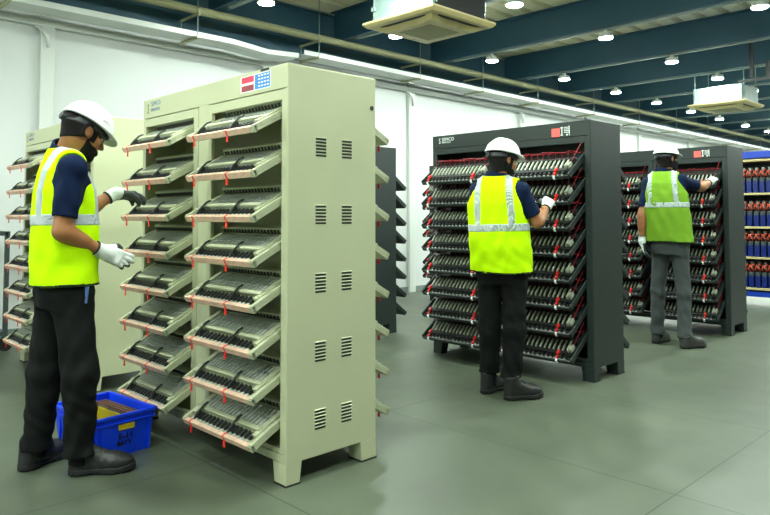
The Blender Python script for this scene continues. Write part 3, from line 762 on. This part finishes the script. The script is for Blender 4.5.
def build_worker(cfg):
    J = {k: np.asarray(v, float) for k, v in cfg['J'].items()}
    root = thing('person', cfg['label'], 'person', (cfg['base'][0], cfg['base'][1], 0))
    org = V(cfg['base'][0], cfg['base'][1], 0); h = cfg['h']
    T = frame(cfg['torso_az']); R, F, U = T[:, 0], T[:, 1], V(0, 0, 1)
    Hd = frame(*cfg['head_rot']); hc = J['head']
    def hl(P): return (P-hc)@Hd
    def hw(*a): return hc+Hd@V(*a)
    nk, pv = J['neck'], J['pelvis']
    def loft(P, rows):
        """rows: (z, half width, half depth, forward shift); centre follows the pelvis-neck line"""
        z = np.clip(P[:, 2], rows[0][0], rows[-1][0]); zs = [r[0] for r in rows]
        a = np.interp(z, zs, [r[1] for r in rows]); b = np.interp(z, zs, [r[2] for r in rows]); sh = np.interp(z, zs, [r[3] for r in rows])
        t = (z-pv[2])/(nk[2]-pv[2])
        c = pv[None, :2]+(nk-pv)[None, :2]*t[:, None]
        q = P[:, :2]-c; u = q@R[:2]; v = q@F[:2]-sh
        k = (np.abs(u/a)**2.4+np.abs(v/b)**2.4)**(1/2.4)
        rr = np.sqrt(u*u+v*v); d = rr-rr/np.maximum(k, 1e-6); d = np.where(rr < 1e-4, -np.minimum(a, b), d)
        return np.maximum(d, np.maximum(rows[0][0]-P[:, 2], P[:, 2]-rows[-1][0])*.9)
    zp, zn = pv[2], nk[2]; L = zn-zp; B_ = cfg.get('bulk', 1.0)
    trunk = [(zp-.06, .155*B_, .105, 0), (zp+.02, .165*B_, .115, 0), (zp+.3*L, .15*B_, .11, .008), (zp+.58*L, .172*B_, .122, .005), (zp+.78*L, .172*B_, .112, -.005), (zp+.9*L, .125*B_, .085, -.012), (zn+.0, .075, .062, -.008)]
    sh = {'R': J['shR'], 'L': J['shL']}; el = {'R': J['elR'], 'L': J['elL']}; wr = {'R': J['wrR'], 'L': J['wrL']}
    hp = {s: hand_pts(wr[s], J['tip'+s]-wr[s], np.asarray(cfg['palm'+s], float), np.asarray(cfg['thumb'+s], float), cfg['curl'+s]) for s in 'RL'}
    # --- skin
    def head_sdf(P):
        q = hl(P)
        d = ell(q, (0, -.012, .028), (.076, .098, .092))
        d = smin(d, ell(q, (0, .026, -.045), (.058, .064, .074)), .03)
        d = smin(d, ell(q, (0, .070, -.098), (.026, .022, .02)), .02)
        d = smin(d, cone(q, V(-.033, .079, .028), V(.033, .079, .028), .013, .013), .014)
        for s in (-1, 1):
            d = smin(d, ell(q, (s*.040, .064, -.022), (.022, .02, .018)), .016)
            d = -smin(-d, ell(q, (s*.032, .098, .008), (.018, .014, .012)), .01)
        d = smin(d, cone(q, V(0, .087, .014), V(0, .112, -.026), .008, .0125), .008)
        for s in (-1, 1): d = smin(d, ell(q, (s*.014, .100, -.030), (.009, .011, .008)), .006)
        d = smin(d, cone(q, V(-.018, .090, -.056), V(.018, .090, -.056), .0075, .0075), .006)
        d = smin(d, cone(q, V(-.015, .089, -.069), V(.015, .089, -.069), .0085, .0085), .006)
        for s in (-1, 1):
            e = ell(q, (s*.080, -.014, -.006), (.011, .021, .033)); e = np.maximum(e, -ell(q, (s*.089, -.006, -.004), (.008, .011, .02)))
            d = smin(d, e, .008)
        return d
    def skin(P):
        d = smin(head_sdf(P), cone(P, hw(0, -.028, -.05), nk+V(0, 0, -.02), .055, .062), .03)
        d = smin(d, loft(P, trunk)+.016, .03)
        for s in 'RL':
            d = smin(d, cone(P, nk-V(0, 0, .05), sh[s], .045, .048), .04)
            d = smin(d, chain(P, [sh[s], el[s], wr[s], wr[s]+hp[s][0]*.03], [.050, .039, .027, .026], .02), .03)
            d = smin(d, cone(P, sh[s]+(el[s]-sh[s])*.35, sh[s]+(el[s]-sh[s])*.6, .046, .042), .03)
            d = smin(d, cone(P, el[s]+(wr[s]-el[s])*.15, el[s]+(wr[s]-el[s])*.45, .041, .036), .03)
            d = smin(d, sun(.014, *[cone(P, a, b, .013, .011) for a, b in hp[s][3]]), .015)
            d = smin(d, chain(P, [J['hip'+s], J['kn'+s], J['an'+s], J['an'+s]-V(0, 0, .03)], [.072, .05, .036, .034], .02), .05)
        return d
    allp = np.stack(list(J.values())); lo, hi = allp.min(0)-.22, allp.max(0)+.22; lo[2] = 0.0
    solid('body', skin, lo, hi, h, 'skin', root, org)
    def hbox(m=.17): return hc-m, hc+m
    hh = cfg['hh']
    # --- hair, beard, eyes, brows
    def hair(P):
        q = hl(P); d = smin(head_sdf(P), cone(P, hw(0, -.028, -.05), nk+V(0, 0, -.02), .055, .062), .03)-.006
        cut = np.maximum(q[:, 1]-.045-.35*np.maximum(q[:, 2], 0), -q[:, 2]-cfg['nape']-.45*np.maximum(-q[:, 1]-.02, 0))
        cut = np.maximum(cut, -(np.linalg.norm((q-np.array([0, -.008, -.008]))*np.array([.25, 1, .8]), axis=1)-.030))
        return smax(d, cut, .008)-.0
    solid('hair', hair, *hbox(), hh, 'hair', root, org)
    if cfg['face'] == 'beard':
        def beard(P):
            q = hl(P); d = head_sdf(P)-.0055
            mouth = ell(q, (0, .1, -.063), (.022, .03, .009))
            cut = np.maximum(q[:, 2]+.038+.45*np.maximum(q[:, 1]-.075, 0)-.55*np.maximum(.04-q[:, 1], 0)+.012*(q[:, 1] > .0), .004-q[:, 1])
            return smax(smax(d, cut, .008), -mouth, .004)
        solid('beard', beard, *hbox(), hh, 'hair', root, org)
    else:
        def mask(P):
            q = hl(P); d = sun(.03, head_sdf(P)-.006, ell(q, (0, .085, -.045), (.045, .034, .06)))
            cut = np.maximum(np.maximum(q[:, 2]+.012-.0*q[:, 1], -.118-q[:, 2]), .028-q[:, 1])
            strap = np.maximum(np.maximum(head_sdf(P)-.004, np.abs(q[:, 2]+.028+.1*(q[:, 1]))-.0035), np.maximum(q[:, 1]-.04, -.006-q[:, 1]))
            return np.minimum(smax(d, cut, .006), strap)
        solid('face_mask', mask, *hbox(), hh, 'mask', root, org)
    for s in (-1, 1):
        p = hw(s*.031, .0775, .008)-org
        e = MB(); n = 14
        vs = [(p+Hd@(V(math.cos(a)*math.sin(b), math.cos(b), math.sin(a)*math.sin(b))*.0125)) for b in np.linspace(.05, PI-.05, 9) for a in np.linspace(0, 2*PI, n, endpoint=False)]
        e.add([tuple(x) for x in vs], [(i*n+k, i*n+(k+1) % n, (i+1)*n+(k+1) % n, (i+1)*n+k) for i in range(8) for k in range(n)])
        eo = e.build('eye', 'eye', root, smooth=True)
        pi_ = hw(s*.031, .0893, .007)-org; MB().cyl(pi_, pi_+Hd[:, 1]*.0012, .0058, n=14).build('iris', 'hair', eo)
        a, b = hw(s*.014, .097, .032)-org, hw(s*.048, .082, .033)-org
        MB().tube([a, hw(s*.031, .0955, .037)-org, b], .004, 6).build('eyebrow', 'hair', root, smooth=True)
    # --- polo shirt
    def shirt(P):
        d = loft(P, [(z, a+.006, b+.008, s_) for z, a, b, s_ in trunk])
        for s in 'RL':
            d = smin(d, cone(P, nk-V(0, 0, .045), sh[s], .052, .056), .045)
            e_ = sh[s]+(el[s]-sh[s])*.78; dr = unit(el[s]-sh[s])
            sl = cone(P, sh[s], e_+dr*.1, .058, .055)
            sl = smin(sl, cone(P, sh[s], nk-V(0, 0, .15)+R*(.1 if s == 'R' else -.1), .055, .09), .03)
            sl = np.maximum(sl+folds(P, .0035, 1.2, 1), np.where((P-sh[s])@dr > .02, (P-e_)@dr, -1))
            d = smin(d, sl, .02)
        d = d+folds(P, .002, 1, .5)
        d = np.maximum(d, -cone(P, nk-V(0, 0, .03)+F*.01, hw(0, -.02, -.05), .060, .058))
        return d
    solid('polo_shirt', shirt, lo, hi, h, 'navy', root, org)
    ct = nk+(hw(0, -.028, -.05)-nk)*.36
    def collar(P):
        ax = unit(hw(0, -.028, -.05)-nk+V(0, 0, .06)); q = P-nk; t = q@ax
        rad = np.linalg.norm(q-t[:, None]*ax, axis=1)
        d = np.abs(rad-(.074+.0-.12*np.maximum(t, -.03)))-.006
        d = np.maximum(d, np.maximum(-.045-t, t-.052+.30*np.maximum(q@F, 0)))
        gap = np.abs(q@R)-.012-.2*np.maximum(-t+.03, 0)
        return np.maximum(d, np.where(q@F > .03, -gap, -1))
    solid('collar', collar, nk-.16, nk+.16, max(hh, .004), 'navy', root, org)
    # --- safety vest
    zh, zb = cfg['vest_hem'], cfg['vest_band']
    VW, VD = cfg.get('vest_w', .2), cfg.get('vest_d', .148)
    rowsv = [(zh-.02, VW, VD, 0), (zh+.2, VW*.98, VD, .0), (zb, VW*.97, VD*.98, 0), (zp+.72*L, VW*.95, VD*.9, -.004), (zp+.86*L, VW*.80, VD*.74, -.012), (zp+.95*L, VW*.55, VD*.6, -.014), (zn+.02, VW*.4, VD*.5, -.01)]
    def vest(P, o=0.0):
        d = loft(P, rowsv)
        for s in 'RL': d = smin(d, cone(P, nk-V(0, 0, .03), sh[s]+(nk-sh[s])*.25+V(0, 0, .003), .062, .068), .035)
        w = np.clip((zb+.25-P[:, 2])/.25, 0.25, 1)
        d = d+folds(P, .0045, .9, cfg['seed'])*w-o
        for s, sg in (('R', 1), ('L', -1)):
            a = sh[s]+R*sg*.028; dn = unit(el[s]-sh[s])*.4+V(0, 0, -1)*.6; dn = unit(dn)
            d = smax(d, -cone(P, a+V(0, 0, .0), a+dn*.13, .078, .074), .012)
            d = smax(d, -cone(P, a, a+R*sg*.1, .078, .09), .012)
        ax0 = nk-V(0, 0, .02); d = smax(d, -cone(P, ax0+F*.012, ax0+V(0, 0, .12)+F*.03, .074, .09), .01)
        vn = np.abs((P-nk)@R)-.06*np.clip((P[:, 2]-(zn-.2))/.2, 0, 1)
        d = np.maximum(d, np.where(((P-nk)@F > 0) & (P[:, 2] > zn-.2), -vn, -1))
        return np.maximum(d, zh+.006*np.sin(9*(P@R))-P[:, 2])
    vs_ = solid('safety_vest', vest, lo, hi, h, cfg['vest'], root, org)
    def uv(P):
        t = (P[:, 2]-zp)/L; c = pv[None, :2]+(nk-pv)[None, :2]*t[:, None]; q = P[:, :2]-c
        return q@R[:2], q@F[:2]
    def band(P):
        return np.maximum(np.maximum(vest(P, .0025), -vest(P, -.004)), np.abs(P[:, 2]-zb-.004*np.sin(7*(P@R)))-.026)
    solid('reflective_band', band, (lo[0], lo[1], zb-.05), (hi[0], hi[1], zb+.05), max(.0045, h*.75), 'tape', vs_, org, 0)
    for s in (1, -1):
        def strap(P):
            u, v = uv(P); t = np.clip((P[:, 2]-zb)/(zn-zb), 0, 1)
            cu = s*(VW*.55-.014*t)
            return np.maximum(np.maximum(np.maximum(vest(P, .0025), -vest(P, -.004)), np.abs(u-cu)-.024), np.maximum(zb-P[:, 2], np.where(P[:, 2] < zn-.07, .05-np.abs(v), -1)))
        solid('reflective_strap', strap, (lo[0], lo[1], zb-.03), (hi[0], hi[1], zn+.12), max(.0045, h*.75), 'tape', vs_, org, 0)
    def hem(P):
        return np.maximum(np.maximum(vest(P, .002), -vest(P, -.004)), P[:, 2]-zh-.012-.006*np.sin(9*(P@R)))
    solid('hem_binding', hem, (lo[0], lo[1], zh-.02), (hi[0], hi[1], zh+.05), max(.0045, h*.75), 'binding', vs_, org, 0)
    # --- trousers
    tr = cfg['leg_r']; hz = cfg['trouser_hem']
    def trousers(P):
        d = loft(P, [(zp-.10, .15*B_, .115, 0), (zp-.02, .172*B_, .125, 0), (zp+.09, .165*B_, .12, .0)])
        for s in 'RL':
            a, k, e = J['hip'+s], J['kn'+s], J['an'+s]
            lg = chain(P, [a, k, e, e-V(0, 0, .06)], [tr[0], tr[1], tr[2], tr[2]], .03)
            if s == 'L':
                lg2 = lg
            d1 = lg if s == 'R' else d1
            if s == 'L': d1 = np.minimum(lg, d1)
        d = smin(d, d1, .045)
        amp = .004+.004*np.clip((.75-P[:, 2])/.6, 0, 1)
        return np.maximum(d+folds(P, 1, 1.1, cfg['seed']+2)*amp, hz-P[:, 2])
    solid('trousers', trousers, (lo[0], lo[1], .04), (hi[0], hi[1], zp+.15), h, cfg['trousers'], root, org)
    # --- shoes
    for s in 'RL':
        def sock(P):
            a = J['an'+s]; return np.maximum(cone(P, V(a[0], a[1], .05), V(a[0], a[1], hz+.08), .046, .050), np.maximum(.05-P[:, 2], P[:, 2]-hz-.08))
        solid('sock', sock, (J['an'+s][0]-.08, J['an'+s][1]-.08, .03), (J['an'+s][0]+.08, J['an'+s][1]+.08, hz+.12), .006, 'trouser', root, org)
        hl_, az = cfg['heel'+s]; f = V(math.sin(az), math.cos(az), 0); l = V(math.cos(az), -math.sin(az), 0); o = V(hl_[0], hl_[1], 0)
        top = cfg['shoe_top']; k_ = cfg.get('shoe_len', .30)/.30
        def loc_(P): q = P-o; return np.stack([q@l, q@f/k_, P[:, 2]], 1)
        def plan(q):
            d2 = lambda a, b, ra, rb: cone(np.stack([q[:, 0], q[:, 1], 0*q[:, 0]], 1), V(a[0], a[1], 0), V(b[0], b[1], 0), ra, rb)
            return sun(.03, d2((0, .04), (0, .06), .038, .037), d2((0, .06), (.004, .2), .034, .047), d2((.004, .2), (.002, .245), .049, .042))
        def sole(P):
            q = loc_(P); spring = .012*np.clip((q[:, 1]-.22)/.08, 0, 1)
            d = np.maximum(plan(q)-.003, np.maximum(spring-q[:, 2]+.001, q[:, 2]-.032-spring))
            arch = np.maximum(np.abs(q[:, 1]-.115)-.03, q[:, 2]-.008)
            tread = np.maximum(np.abs(((q[:, 1]*50) % 1)-.5)/50-.003, q[:, 2]-.006)
            return np.maximum(np.maximum(d, -arch), -tread)
        def upper(P):
            q = loc_(P)
            d = ell(q, (.003, .212, .044), (.049, .074, .043))
            d = smin(d, cone(q, V(.002, .185, .052), V(0, .085, .092), .041, .042), .03)
            d = smin(d, cone(q, V(0, .045, .035), V(0, .056, top), .041, .050), .025)
            d = np.maximum(d, plan(q)-.004-.0*q[:, 2]) if False else d
            d = smin(d, cone(q, V(0, .05, .046), V(.003, .20, .046), .040, .045), .02)
            d = smax(d, .024-q[:, 2], .004)
            d = np.maximum(d, q[:, 2]-top-.01-.25*(q[:, 1]-.05))
            seam = .0015*np.clip(1-np.abs(q[:, 1]-.165-.3*(q[:, 2]-.06))/.005, 0, 1)+.002*np.clip(1-np.abs(q[:, 2]-top+.012)/.005, 0, 1)
            return d+seam+folds(P, .0012, 2.2, 1)
        blo, bhi = o-.16, o+.16+f*.2; blo = np.minimum(o-.1, o+f*.33-.1); bhi = np.maximum(o+.1, o+f*.33+.1); blo[2] = -.01; bhi[2] = top+.05
        so = solid('shoe', upper, blo, bhi, min(h, .005), cfg['shoe'], root, org)
        solid('sole', sole, blo, bhi, min(h, .005), 'sole', so, org)
        lm = MB()
        for i in range(5):
            t = i/4; y = .095+.085*t; z = .134-.040*t; x = .028
            pts = [o+l*(-x*c)+f*(y+.012*((i % 2)*2-1)*.3*c)*k_+V(0, 0, z+.004-.016*abs(c)**2) for c in (-1, -.5, 0, .5, 1)]
            lm.tube([tuple(p-org) for p in pts], .0034, 6)
        lm.tube([tuple(o+f*.088*k_+l*c*.03+V(0, 0, .137-.02*abs(c))-org) for c in (-1.2, -.6, 0, .6, 1.2)], .0034, 6)
        lm.build('laces', 'lace', so, smooth=True)
    # --- gloves
    for s in 'RL':
        H = hp[s]; d_, n_, s_ = H[0], H[1], H[2]; w = wr[s]; fa = unit(el[s]-w)
        def glove(P, o=0.0):
            g = smin(hand_sdf(P, H, 1.08), chain(P, [w+d_*.03, w, w+fa*.055], [.026, .029, .036], .02), .02)
            g = g+folds(P, .0010, 2.5, 1)-o
            return np.maximum(g, (P-w)@fa-.05)
        pts = np.concatenate([np.stack(x) for x in H[4]]+[np.stack(H[5]), (w+fa*.07)[None], w[None]])
        blo, bhi = pts.min(0)-.035, pts.max(0)+.035; gh = cfg['gh']
        go = solid('glove', glove, blo, bhi, gh, 'glove', root, org)
        kk = cfg['coat'+s]
        def coat(P):
            q = P-w
            reg = np.minimum(-(q@n_)+kk[0], kk[1]-q@d_)
            return np.maximum(np.maximum(glove(P, .0014), reg), .02-q@d_)
        solid('grip_coating', coat, blo, bhi, gh, 'coating', go, org)
        def cuff(P):
            return np.maximum(glove(P, .002), np.abs((P-w)@fa-.046)-.0055)
        solid('cuff_band', cuff, w+fa*.046-.06, w+fa*.046+.06, gh, 'inkblack', go, org)
    # --- helmet
    def dome(q, e): return ell(q, (0, -.004, .048), (.108+e, .132+e, .112+e))
    Hh = frame(cfg['head_rot'][0], cfg['head_rot'][1]+cfg.get('hat_pitch', 0), cfg['head_rot'][2]); hs = cfg.get('hat_scale', .95)
    def hl2(P): return ((P-hc)@Hh)/hs
    def hw2(*a): return hc+Hh@(V(*a)*hs)
    def helmet(P):
        q = hl2(P)
        d = np.maximum(dome(q, 0), .046-q[:, 2])
        d = smin(d, np.maximum(ell(q, (0, -.004, .05), (.022, .133, .119)), .05-q[:, 2]), .012)
        for s in (-1, 1): d = smin(d, np.maximum(ell(q, (s*.045, -.004, .05), (.013, .122, .107)), .05-q[:, 2]), .012)
        rx, ry = .122, np.where(q[:, 1] > -.0, .178, .142)
        rad = np.sqrt((q[:, 0]/rx)**2+(q[:, 1]/ry)**2); rr = np.sqrt(q[:, 0]**2+q[:, 1]**2)
        br = rr-rr/np.maximum(rad, 1e-5)
        zc = .046-.10*np.maximum(q[:, 1]-.1, 0)-.03*np.maximum(-q[:, 1]-.1, 0)
        br = np.maximum(br, np.abs(q[:, 2]-zc)-.0045)
        d = smin(d, br, .012)
        return np.maximum(d, -np.maximum(dome(q, -.006), .0-q[:, 2]))
    ho = solid('safety_helmet', helmet, hc-.22, hc+.24, hh*1.0, 'helmet', root, org)
    def band2(P):
        q = hl2(P); z0 = .022-.16*np.maximum(-q[:, 1], 0)
        k = np.sqrt((q[:, 0]/.088)**2+((q[:, 1]+.008)/.112)**2); rr = np.sqrt(q[:, 0]**2+(q[:, 1]+.008)**2)
        d = np.abs(rr-rr/np.maximum(k, 1e-5))-.005
        return np.maximum(d, np.abs(q[:, 2]-z0-.010)-.017)
    solid('headband', band2, *hbox(.2), hh, 'strap', ho, org)
    kn = hw2(0, -.120, .010)-org
    MB().cyl(kn, kn+Hh@V(0, -.022, -.004), .021, .018, 18).build('ratchet_knob', 'strap', ho, bevel=.003)
    def decal(name, body, size, az, el_, mat):
        cu = bpy.data.curves.new(name, 'FONT'); cu.body = body; cu.size = size; cu.align_x = 'CENTER'; cu.resolution_u = 2
        t = bpy.data.objects.new('tmp', cu); COL.objects.link(t); bpy.context.view_layer.update()
        me = bpy.data.meshes.new_from_object(t.evaluated_get(bpy.context.evaluated_depsgraph_get())); bpy.data.objects.remove(t)
        for v in me.vertices:
            a = az-v.co.x/.12; e = el_+v.co.y/.11
            dr = V(math.sin(a)*math.cos(e), math.cos(a)*math.cos(e), math.sin(e)); t_ = 1/np.linalg.norm(dr/np.array([.108, .132, .112]))
            v.co = Vector(hw2(*(dr*(t_+.0016)+V(0, -.004, .048)))-org)
        me.materials.clear(); me.materials.append(M[mat])
        o = bpy.data.objects.new(name, me); COL.objects.link(o); o.parent = ho
    decal('helmet_logo', 'SEMCO', .03, cfg['logo_az'][0], .22, 'inkblue')
    decal('helmet_lettering', 'SAFETY', .017, cfg['logo_az'][1], .25, 'inkblack')
    return root

deg = math.radians
build_worker(dict(label='worker in yellow vest and navy shirt reaching into trays of the nearest beige cabinet', base=(-3.5, 1.24), h=.0065, hh=.0036, gh=.0028, seed=1,
    J=dict(pelvis=(-3.465, 1.205, .90), neck=(-3.435, 1.195, 1.532), head=(-3.362, 1.246, 1.634), shR=(-3.262, 1.165, 1.452), shL=(-3.600, 1.245, 1.475),
           elR=(-3.262, 1.120, 1.165), wrR=(-3.305, 1.325, 1.062), tipR=(-3.325, 1.490, .995), elL=(-3.590, 1.300, 1.235), wrL=(-3.585, 1.500, 1.352), tipL=(-3.61, 1.66, 1.335),
           hipR=(-3.375, 1.215, .86), hipL=(-3.555, 1.205, .86), knR=(-3.355, 1.250, .48), knL=(-3.600, 1.175, .47), anR=(-3.405, 1.270, .10), anL=(-3.640, 1.155, .10)),
    torso_az=deg(12), head_rot=(deg(-4), deg(25), deg(0)), nape=.04, hat_pitch=deg(7), hat_scale=.93, face='beard', vest='vest', trousers='trouser', shoe='leather', vest_hem=.905, vest_band=1.213, vest_w=.198, vest_d=.150,
    leg_r=(.092, .080, .066), trouser_hem=.092, shoe_top=.112, shoe_len=.315, heelR=((-3.440, 1.235), deg(30)), heelL=((-3.632, 1.078), deg(-26)),
    palmR=(-1, .2, -.35), thumbR=(0, .3, 1), curlR=(.2, .03, .12, .25, .4), palmL=(.35, -.1, -1), thumbL=(1, .2, .2), curlL=(.6, .5, .55, .65, .75),
    coatR=(.003, .2), coatL=(-.008, .075), logo_az=(deg(145), deg(68))))
build_worker(dict(label='worker in bright yellow vest and black trousers, back turned, at the middle charcoal cabinet', base=(-2.84, 3.87), h=.0075, hh=.0045, gh=.0035, seed=4,
    J=dict(pelvis=(-2.835, 3.875, .87), neck=(-2.850, 3.835, 1.478), head=(-2.822, 3.880, 1.612), shR=(-2.695, 3.905, 1.400), shL=(-2.965, 3.800, 1.405),
           elR=(-2.628, 4.000, 1.185), wrR=(-2.680, 4.210, 1.300), tipR=(-2.74, 4.36, 1.385), elL=(-2.990, 3.985, 1.180), wrL=(-2.960, 4.180, 1.205), tipL=(-2.91, 4.34, 1.25),
           hipR=(-2.755, 3.905, .83), hipL=(-2.910, 3.845, .83), knR=(-2.750, 3.895, .45), knL=(-2.935, 3.865, .45), anR=(-2.762, 3.875, .12), anL=(-2.955, 3.890, .12)),
    torso_az=deg(-25), head_rot=(deg(16), deg(12), deg(2)), nape=.085, face='beard', vest='vest', trousers='trouser', shoe='leather', vest_hem=.845, vest_band=1.150, vest_w=.215, vest_d=.150,
    leg_r=(.088, .076, .064), trouser_hem=.140, shoe_top=.145, shoe_len=.30, heelR=((-2.768, 3.80), deg(26)), heelL=((-2.960, 3.815), deg(-2)),
    palmR=(-.6, .75, -.1), thumbR=(-.4, 0, 1), curlR=(.6, .7, .8, .9, .95), palmL=(.2, .2, -1), thumbL=(1, 0, 0), curlL=(.5, .5, .5, .6, .6),
    coatR=(-.006, .12), coatL=(.0, .13), logo_az=(deg(184), deg(74))))
build_worker(dict(label='worker in lime vest and dark grey trousers, arm raised to the farthest charcoal cabinet', base=(-2.80, 6.49), h=.0085, hh=.0055, gh=.0045, seed=8,
    J=dict(pelvis=(-2.80, 6.490, .96), neck=(-2.835, 6.465, 1.625), head=(-2.815, 6.510, 1.765), shR=(-2.690, 6.520, 1.555), shL=(-2.955, 6.425, 1.535),
           elR=(-2.615, 6.800, 1.500), wrR=(-2.600, 7.015, 1.560), tipR=(-2.600, 7.17, 1.620), elL=(-2.995, 6.355, 1.240), wrL=(-2.995, 6.345, .985), tipL=(-2.97, 6.365, .80),
           hipR=(-2.715, 6.510, .92), hipL=(-2.875, 6.500, .92), knR=(-2.675, 6.500, .50), knL=(-2.920, 6.500, .50), anR=(-2.664, 6.470, .12), anL=(-2.945, 6.525, .12)),
    torso_az=deg(-14), head_rot=(deg(20), deg(8), deg(4)), nape=.085, face='mask', vest='vest3', trousers='trouser3', shoe='leather3', vest_hem=.975, vest_band=1.33, vest_w=.218, vest_d=.150,
    leg_r=(.082, .064, .060), trouser_hem=.09, shoe_top=.108, shoe_len=.30, heelR=((-2.668, 6.40), deg(22)), heelL=((-2.950, 6.465), deg(0)),
    palmR=(-.2, .2, -1), thumbR=(-1, 0, .2), curlR=(.4, .5, .6, .6, .6), palmL=(1, .3, 0), thumbL=(.2, 1, 0), curlL=(.4, .4, .45, .5, .55),
    coatR=(.004, .2), coatL=(.004, .2), logo_az=(deg(184), deg(74))))
pn = MB().cyl((0, 0, 0), (.012, .004, .075), .0055, n=10).box((-.008, -.002, .03), (-.004, .002, .074)).build('pen', 'inkblue', loc=(-3.262, 1.235, .83))
tag(pn, 'blue pen clipped in the trouser pocket of the nearest worker', 'pen')
